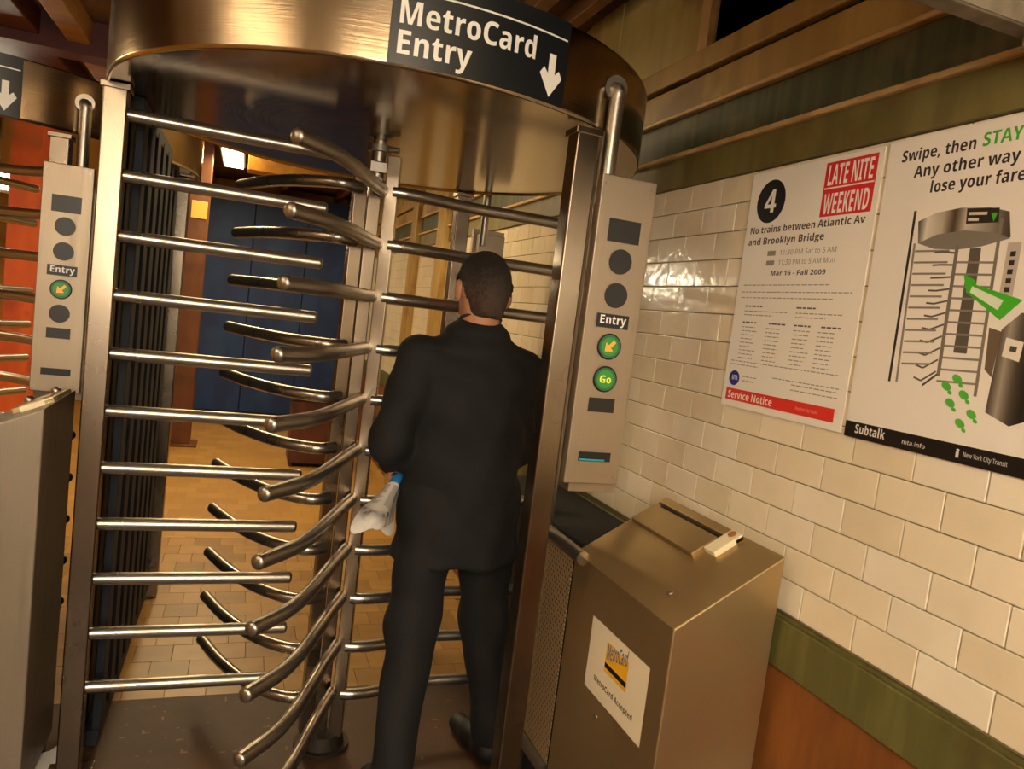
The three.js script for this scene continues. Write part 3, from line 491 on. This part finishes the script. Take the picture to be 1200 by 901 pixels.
{
  const t = thing('litter_bin', 'dark reddish-brown box standing on the yellow floor before the blue partition', 'bin', [0.64, 0, -6.6]);
  obj('body', rbox(0.46, 0.03, -6.8, 0.83, 0.58, -6.45, 0.015), M.binBrown, t); obj('lid', rbox(0.44, 0.58, -6.82, 0.85, 0.64, -6.43, 0.012), M.binBrown, t); obj('foot', box(0.5, 0, -6.76, 0.79, 0.03, -6.5), M.dark, t);
}
{
  const s = new THREE.PlaneGeometry(0.085, 0.11, 4, 4).rotateX(-Math.PI / 2).rotateY(0.5), p = s.attributes.position;
  for (let i = 0; i < p.count; i++) p.setY(i, 0.004 + 0.012 * rnd()); s.computeVertexNormals(); s.translate(-0.435, 0, -2.38);
  tag(obj('paper_scrap', s, std({ color: 0xdcd8cf, roughness: 0.8, side: THREE.DoubleSide })), 'crumpled white paper scrap on the floor beside the left barrier post', 'paper');
}

// ------------------------------------------------------------------ the man
function surfaceNet(f, lo, hi, h) {               // mesh of f = 0 with smooth normals
  const n = [0, 1, 2].map((i) => Math.ceil((hi[i] - lo[i]) / h) + 1), [nx, ny, nz] = n, val = new Float32Array(nx * ny * nz), id = (i, j, k) => (k * ny + j) * nx + i;
  for (let k = 0; k < nz; k++) for (let j = 0; j < ny; j++) for (let i = 0; i < nx; i++) val[id(i, j, k)] = f(lo[0] + i * h, lo[1] + j * h, lo[2] + k * h);
  const vid = new Int32Array(nx * ny * nz).fill(-1), pos = [], idx = [];
  for (let k = 0; k < nz - 1; k++) for (let j = 0; j < ny - 1; j++) for (let i = 0; i < nx - 1; i++) {
    let c = 0, x = 0, y = 0, z = 0; const v = []; let neg = 0;
    for (let q = 0; q < 8; q++) { const w = val[id(i + (q & 1), j + ((q >> 1) & 1), k + (q >> 2))]; v.push(w); if (w < 0) neg++; }
    if (neg === 0 || neg === 8) continue;
    for (let a = 0; a < 8; a++) for (const b of [a ^ 1, a ^ 2, a ^ 4]) if (b > a && (v[a] < 0) !== (v[b] < 0)) { const t = v[a] / (v[a] - v[b]); x += (a & 1) + t * ((b & 1) - (a & 1)); y += ((a >> 1) & 1) + t * (((b >> 1) & 1) - ((a >> 1) & 1)); z += (a >> 2) + t * ((b >> 2) - (a >> 2)); c++; }
    vid[id(i, j, k)] = pos.length / 3; pos.push(lo[0] + (i + x / c) * h, lo[1] + (j + y / c) * h, lo[2] + (k + z / c) * h);
  }
  const quad = (a, b, c, d, flip) => { if (a < 0 || b < 0 || c < 0 || d < 0) return; flip ? idx.push(a, c, b, a, d, c) : idx.push(a, b, c, a, c, d); };
  for (let k = 1; k < nz - 1; k++) for (let j = 1; j < ny - 1; j++) for (let i = 1; i < nx - 1; i++) {
    const s = val[id(i, j, k)] < 0;
    if (s !== val[id(i + 1, j, k)] < 0) quad(vid[id(i, j - 1, k - 1)], vid[id(i, j, k - 1)], vid[id(i, j, k)], vid[id(i, j - 1, k)], !s);
    if (s !== val[id(i, j + 1, k)] < 0) quad(vid[id(i - 1, j, k - 1)], vid[id(i - 1, j, k)], vid[id(i, j, k)], vid[id(i, j, k - 1)], !s);
    if (s !== val[id(i, j, k + 1)] < 0) quad(vid[id(i - 1, j - 1, k)], vid[id(i, j - 1, k)], vid[id(i, j, k)], vid[id(i - 1, j, k)], !s);
  }
  const nor = new Float32Array(pos.length), e = h * 0.5;
  for (let i = 0; i < pos.length; i += 3) { const x = pos[i], y = pos[i + 1], z = pos[i + 2]; let a = f(x + e, y, z) - f(x - e, y, z), b = f(x, y + e, z) - f(x, y - e, z), c = f(x, y, z + e) - f(x, y, z - e); const l = Math.hypot(a, b, c) || 1; nor[i] = a / l; nor[i + 1] = b / l; nor[i + 2] = c / l; }
  const g = new THREE.BufferGeometry(); g.setAttribute('position', new THREE.Float32BufferAttribute(pos, 3)); g.setAttribute('normal', new THREE.BufferAttribute(nor, 3)); g.setIndex(idx);
  g.setAttribute('uv', new THREE.BufferAttribute(new Float32Array(pos.length / 3 * 2), 2)); return g;
}
const smin = (a, b, k) => { const h = Math.max(k - Math.abs(a - b), 0) / k; return Math.min(a, b) - h * h * k * 0.25; };
const smax = (a, b, k) => -smin(-a, -b, k);
function cap(x, y, z, a, b, ra, rb) {             // tapered capsule
  const dx = b[0] - a[0], dy = b[1] - a[1], dz = b[2] - a[2], px = x - a[0], py = y - a[1], pz = z - a[2];
  const t = Math.max(0, Math.min(1, (px * dx + py * dy + pz * dz) / (dx * dx + dy * dy + dz * dz))); return Math.hypot(px - t * dx, py - t * dy, pz - t * dz) - (ra + (rb - ra) * t);
}
const chain = (x, y, z, pts, k) => { let d = 9; for (let i = 0; i + 1 < pts.length; i++) d = smin(d, cap(x, y, z, pts[i], pts[i + 1], pts[i][3], pts[i + 1][3]), k); return d; };
function stack(x, y, z, S) {                      // elliptical sections [y, half width, half depth, cx, cz]
  let i = 0; while (i + 2 < S.length && y > S[i + 1][0]) i++;
  const A = S[i], B = S[i + 1], t = Math.max(0, Math.min(1, (y - A[0]) / (B[0] - A[0]))), s = t * t * (3 - 2 * t), L = (q) => A[q] + (B[q] - A[q]) * s;
  const a = L(1), b = L(2), r = Math.hypot((x - L(3)) / a, (z - L(4)) / b), d = (r - 1) * Math.min(a, b);
  return smax(smax(d, S[0][0] - y, 0.02), y - S[S.length - 1][0], 0.03);
}
const man = thing('person', 'man in a black suit seen from behind, pushing through the turnstile with a rolled newspaper', 'person', [0.7, 0, -2.2]);
const fabric = (c) => dataTex(256, 0.25, (u, v) => { const q = 0.8 + 0.25 * fbm(u, v, 20, 20, 101) + 0.12 * vnoise(u, v, 120, 6, 103); return c.map((k) => k * q); }, true);
M.skin = std({ color: 0xb57f5c, roughness: 0.55 });
M.suit = new THREE.MeshPhysicalMaterial({ color: 0xffffff, map: fabric([8, 8, 9]), roughness: 0.85, sheen: 0, sheenRoughness: 0.6 });
M.trouser = std({ color: 0xffffff, map: fabric([7, 7, 7]), roughness: 0.85 });
M.hair = std({ color: 0xffffff, vertexColors: true, roughness: 0.75, bumpMap: dataTex(256, 0.03, g1((u, v) => fbm(u, v, 40, 12, 111, 3))), bumpScale: 0.002 });
M.shoe = std({ color: 0x090808, roughness: 0.6 });
const J = { // joints: x, y, z, radius
  sl: [0.515, 1.335, -2.2], el: [0.437, 1.075, -2.14], wl: [0.492, 0.985, -2.295], sr: [0.862, 1.315, -2.21], er: [0.892, 1.08, -2.24], wr: [0.845, 1.145, -2.315],
  hl: [0.605, 0.9, -2.2], kl: [0.568, 0.52, -2.135], al: [0.497, 0.09, -1.925], hr: [0.785, 0.9, -2.2], kr: [0.832, 0.5, -2.225], ar: [0.882, 0.1, -2.175],
};
const R4 = (p, r) => [...p, r];
// folds of the cloth: long shallow waves
const fold = (x, y, z, k) => k * (Math.sin(y * 38 + x * 30 + Math.sin(z * 25) * 1.5) + 0.7 * Math.sin(y * 17 - x * 44 + z * 30));
const torsoJ = [[0.70, 0.206, 0.142, 0.70, -2.2], [0.95, 0.188, 0.13, 0.695, -2.2], [1.12, 0.186, 0.122, 0.692, -2.2], [1.28, 0.196, 0.122, 0.69, -2.205], [1.37, 0.172, 0.1, 0.692, -2.215], [1.425, 0.105, 0.084, 0.697, -2.225], [1.475, 0.066, 0.068, 0.704, -2.235]];
const jacketF = (x, y, z) => {
  let d = stack(x, y, z, torsoJ);
  d = smin(d, chain(x, y, z, [R4(J.sl, 0.07), R4(J.el, 0.058), R4(J.wl, 0.045)], 0.03), 0.035);
  d = smin(d, chain(x, y, z, [R4(J.sr, 0.07), R4(J.er, 0.058), R4(J.wr, 0.045)], 0.03), 0.035);
  // the collar stands round the neck; plain back
  return d + fold(x, y, z, 0.0036) * (y > 1.36 ? 0.3 : 1);
};
const legPts = (s, k) => [R4(J['h' + s], 0.098 + k), R4(J['k' + s], 0.076 + k), R4(J['a' + s], 0.056 + k)];
const trouserF = (x, y, z) => {
  let d = stack(x, y, z, [[0.83, 0.17, 0.115, 0.697, -2.2], [0.95, 0.178, 0.118, 0.695, -2.2], [1.02, 0.16, 0.11, 0.695, -2.2]]);
  d = smin(d, chain(x, y, z, legPts('l', 0), 0.05), 0.05); d = smin(d, chain(x, y, z, legPts('r', 0), 0.05), 0.05);
  return smax(d + fold(x, y * 0.8, z, 0.003), 0.07 - y, 0.01);
};
// head: skull, jaw, neck, nose, ears, lips and eye sockets, facing away and bowed
const HC = V(0.704, 1.56, -2.245), HQ = new THREE.Quaternion().setFromEuler(new THREE.Euler(-0.2, 0.06, -0.03)), HI = HQ.clone().invert(), tmp = V(0, 0, 0);
const headL = (x, y, z) => tmp.set(x - HC.x, y - HC.y, z - HC.z).applyQuaternion(HI); // local: face looks to -z
const ell = (p, c, r) => { const a = (p.x - c[0]) / r[0], b = (p.y - c[1]) / r[1], e = (p.z - c[2]) / r[2], l = Math.hypot(a, b, e); return (l - 1) * Math.min(...r); };
const headF = (x, y, z) => {
  const p = headL(x, y, z); let d = ell(p, [0, 0.022, 0.008], [0.077, 0.09, 0.097]);
  d = smin(d, ell(p, [0, -0.055, -0.035], [0.058, 0.07, 0.062]), 0.03);
  d = smin(d, ell(p, [0, -0.018, -0.098], [0.013, 0.026, 0.02]), 0.015);
  for (const s of [-1, 1]) { d = smin(d, ell(p, [s * 0.084, -0.012, 0.01], [0.012, 0.034, 0.022]), 0.008); d = smax(d, -ell(p, [s * 0.032, 0.006, -0.102], [0.016, 0.01, 0.014]), 0.012); d = smin(d, ell(p, [s * 0.032, 0.005, -0.084], [0.012, 0.011, 0.011]), 0.004); }
  d = smin(d, ell(p, [0, -0.062, -0.093], [0.024, 0.008, 0.01]), 0.006);
  return d;
};
const neckF = (x, y, z) => cap(x, y, z, [0.70, 1.40, -2.215], [0.704, 1.555, -2.23], 0.062, 0.056);
function handF(sign, wrist, center, ax, pn) { // ax: unit vector along the held bar; pn: from the bar towards the palm
  const A = V(...ax).normalize(), N = V(...pn).addScaledVector(A, -V(...pn).dot(A)).normalize(), T = A.clone().cross(N), C = V(...center), r0 = 0.027;
  const on = (a, r, ang) => { const q = C.clone().addScaledVector(A, a).addScaledVector(N, r * Math.cos(ang)).addScaledVector(T, r * Math.sin(ang)); return [q.x, q.y, q.z]; };
  const F = [[-0.036, 0.0082, 2.6], [-0.013, 0.0088, 2.85], [0.01, 0.0086, 2.75], [0.032, 0.0075, 2.4]].map(([a, r, end]) => [0.2, 0.9, 1.6, end].map((t, i) => [...on(a * (1 - 0.06 * i), r0 + (i === 3 ? -0.002 : 0.004), sign * t), r * (1 - 0.07 * i)]));
  const th = [[-0.5, -0.045], [-1.15, -0.052], [-1.9, -0.045]].map(([t, a], i) => [...on(a, r0 + 0.004, sign * t), 0.0105 - i * 0.0012]);
  const p0 = on(-0.028, r0 + 0.01, sign * -0.1), p1 = on(0.024, r0 + 0.01, sign * -0.1), q0 = on(-0.022, r0 + 0.03, sign * -1.0), q1 = on(0.016, r0 + 0.03, sign * -1.0);
  return (x, y, z) => {
    let d = cap(x, y, z, p0, p1, 0.0145, 0.013); d = smin(d, cap(x, y, z, q0, q1, 0.016, 0.015), 0.03); d = smin(d, cap(x, y, z, p0, q0, 0.014, 0.016), 0.02); d = smin(d, cap(x, y, z, p1, q1, 0.013, 0.015), 0.02);
    d = smin(d, cap(x, y, z, [(q0[0] + q1[0]) / 2, (q0[1] + q1[1]) / 2, (q0[2] + q1[2]) / 2], wrist, 0.02, 0.025), 0.025);
    let f = 9; for (const c of F) f = Math.min(f, chain(x, y, z, c, 0.004)); d = smin(d, f, 0.006); return smin(d, chain(x, y, z, th, 0.006), 0.008);
  };
}
const paperA = [0.512, 0.952, -2.275], paperB = [0.398, 0.855, -2.075];
const pd = paperB.map((v, i) => v - paperA[i]);
const handLc = [0.512 - pd[0] * 0.02, 0.952 - pd[1] * 0.02, -2.275 - pd[2] * 0.02], handRc = [0.80, lev(4), -2.368];
const handL = handF(1, J.wl, handLc, pd, [-0.2, 0.9, 0.1]), handR = handF(-1, J.wr, handRc, [1, 0, 0], [0, 0.55, 0.83]);
const bodyF = (x, y, z) => {
  let d = stack(x, y, z, torsoJ.map(([a, b, c, e, f]) => [a, b - 0.02, c - 0.02, e, f])); d = smax(d, y - 1.45, 0.02); d = smax(d, 0.85 - y, 0.02);
  for (const s of ['l', 'r']) { d = smin(d, chain(x, y, z, [R4(J['s' + s], 0.05), R4(J['e' + s], 0.04), R4(J['w' + s], 0.027)], 0.03), 0.03); d = smin(d, chain(x, y, z, legPts(s, -0.022), 0.04), 0.04); const a = J['a' + s]; d = smin(d, cap(x, y, z, [a[0], 0.05, a[2]], [a[0] - (s === 'r' ? 0.03 : 0.005), 0.035, a[2] - 0.14], 0.03, 0.026), 0.03); }
  return smin(d, neckF(x, y, z), 0.03);
};
{
  const body = surfaceNet(bodyF, [0.33, -0.02, -2.5], [1.02, 1.54, -1.82], 0.012);
  const head = surfaceNet((x, y, z) => smin(headF(x, y, z), neckF(x, y, z), 0.025), [0.59, 1.44, -2.4], [0.82, 1.72, -2.09], 0.0035);
  const around = (c, f) => surfaceNet(f, c.map((v) => v - 0.1), c.map((v) => v + 0.1), 0.003);
  obj('body', [body, head, around(handLc, handL), around(handRc, handR)], M.skin, man, { label: 'skin of head, neck and hands' });
  obj('jacket', surfaceNet(jacketF, [0.33, 0.64, -2.46], [1.0, 1.52, -1.98], 0.0085), M.suit, man);
  obj('trousers', surfaceNet(trouserF, [0.38, 0.03, -2.42], [1.0, 1.06, -1.8], 0.009), M.trouser, man);
  // short cropped hair: a shell over the skull down to the nape, clear of the ears and the face
  const hairF = (x, y, z) => {
    const p = headL(x, y, z).clone(); let d = headF(x, y, z) - 0.007; d = Math.min(d, ell(p, [0, 0.026, 0.004], [0.084, 0.1, 0.102])); d = smin(d, ell(p, [0.004, -0.05, 0.045], [0.055, 0.07, 0.055]), 0.03);
    d = smax(d, -0.098 - p.y, 0.012); d = smax(d, 0.03 - p.y - (p.z + 0.035) * 1.6, 0.01);
    for (const s of [-1, 1]) { d = smax(d, -ell(p, [s * 0.094, -0.016, 0.006], [0.036, 0.044, 0.036]), 0.008); d = smax(d, -ell(p, [s * 0.088, -0.07, 0.03], [0.034, 0.042, 0.05]), 0.01); }
    return d + 0.0016 * (hash(Math.round(x * 260), Math.round(y * 260), Math.round(z * 260)) - 0.5);
  };
  const hg = plain(surfaceNet(hairF, [0.6, 1.42, -2.38], [0.81, 1.7, -2.1], 0.0034)), hp = hg.attributes.position, hc = new Float32Array(hp.count * 3);
  for (let i = 0; i < hp.count; i++) { // clipped close at nape and sides, so more of the scalp's tone shows there
    const p = headL(hp.getX(i), hp.getY(i), hp.getZ(i)), k = sstep(0.05, -0.06, p.y) * 0.75 + 0.25 * (hash(Math.round(p.x * 700), Math.round(p.y * 300), Math.round(p.z * 700)) - 0.3);
    const c = mix([0.018, 0.011, 0.007], [0.085, 0.05, 0.028], Math.max(0, Math.min(1, k))); hc.set(c, i * 3);
  }
  const hairMesh = obj('hair', hg, M.hair, man); hairMesh.geometry.setAttribute('color', new THREE.BufferAttribute(hc, 3));
  const collarG = []; for (let i = 0; i <= 20; i++) { const a = i / 20 * Math.PI * 2; collarG.push(V(0.704 + 0.064 * Math.cos(a), 1.468 - 0.018 * Math.sin(a) * -1 - 0.0, -2.235 + 0.063 * Math.sin(a))); }
  obj('shirt_collar', pipe(collarG, 0.006, 40, 8), std({ color: 0x2a2522, roughness: 0.8 }), man);
  const shoe = (a, toe, lift) => { // heel, waist, toe cap on a sole
    const f = (x, y, z) => { let d = cap(x, y, z, [a[0], 0.052, a[2] + 0.015], [(a[0] + toe[0]) / 2, 0.048, (a[2] + toe[2]) / 2], 0.042, 0.038); d = smin(d, cap(x, y, z, [(a[0] + toe[0]) / 2, 0.04, (a[2] + toe[2]) / 2], [toe[0], 0.034, toe[2]], 0.042, 0.034), 0.03); d = smin(d, cap(x, y, z, [a[0], 0.06, a[2]], [a[0], 0.11, a[2]], 0.044, 0.042), 0.03); return smax(d, 0.004 - y, 0.006); };
    const lo = [Math.min(a[0], toe[0]) - 0.08, -0.01, Math.min(a[2], toe[2]) - 0.08], hi = [Math.max(a[0], toe[0]) + 0.08, 0.2, Math.max(a[2], toe[2]) + 0.1];
    obj('shoe', surfaceNet(f, lo, hi, 0.005), M.shoe, man);
  };
  shoe(J.ar, [0.838, 0, -2.365]); shoe(J.al, [0.482, 0, -2.12]);
}
{ // rolled newspaper: several nested sheets that flare at the open end
  const t = thing('newspaper', 'rolled newspaper with a blue band held under the man\'s left arm', 'newspaper', paperB);
  const dir = V(...pd), len = dir.length(), q = new THREE.Quaternion().setFromUnitVectors(V(0, 1, 0), dir.clone().normalize());
  const print = canvasTex(256, 256, (x) => { x.fillStyle = '#d9d4ca'; x.fillRect(0, 0, 256, 256); x.fillStyle = '#5f5c58'; for (let i = 0; i < 20; i++) for (let k = 0; k < 4; k++) x.fillRect(8 + k * 62, 40 + i * 10, 36 + 16 * rnd(), 4); x.fillStyle = '#b0604e'; x.fillRect(60, 120, 40, 50);  });
  const pm = std({ map: print, roughness: 0.85, side: THREE.DoubleSide }), blue = std({ color: 0x1d7fc4, roughness: 0.6, side: THREE.DoubleSide });
  const sheet = (turns, r0, flare, y0, y1, wob, ph) => {
    const n = 48, m = 10, pos = [], uv = [], idx = [];
    for (let j = 0; j <= m; j++) for (let i = 0; i <= n; i++) { const s = i / n, v = j / m, y = y0 + (y1 - y0) * v + (v > 0.9 ? wob * Math.sin(s * 19 + ph) : 0), a = s * turns * Math.PI * 2 + ph, r = (r0 - 0.006 * s) + flare * Math.pow(y / len, 2) * (1 + 0.16 * Math.sin(a * 1.5 + ph)); pos.push(r * Math.cos(a), y, r * 0.75 * Math.sin(a)); uv.push(s, v); }
    for (let j = 0; j < m; j++) for (let i = 0; i < n; i++) { const k = j * (n + 1) + i; idx.push(k, k + 1, k + n + 2, k, k + n + 2, k + n + 1); }
    const g = new THREE.BufferGeometry(); g.setAttribute('position', new THREE.Float32BufferAttribute(pos, 3)); g.setAttribute('uv', new THREE.Float32BufferAttribute(uv, 2)); g.setIndex(idx); g.computeVertexNormals(); g.applyQuaternion(q); g.translate(...paperA); return g;
  };
  obj('outer_sheet', sheet(1.1, 0.024, 0.042, len * 0.3, len, 0.026, 0.4), pm, t, { keepUV: true });
  obj('inner_sheet', sheet(1.4, 0.017, 0.03, -0.03, len * 0.96, 0.008, 2.1), pm, t, { keepUV: true });
  obj('inner_sheet', sheet(1.2, 0.011, 0.018, -0.03, len * 0.92, 0.01, 4.0), pm, t, { keepUV: true });
  obj('blue_band', sheet(1.1, 0.0225, 0.02, -0.035, len * 0.36, 0, 0.4), blue, t, { keepUV: true });
}
renderer.render(scene, camera);
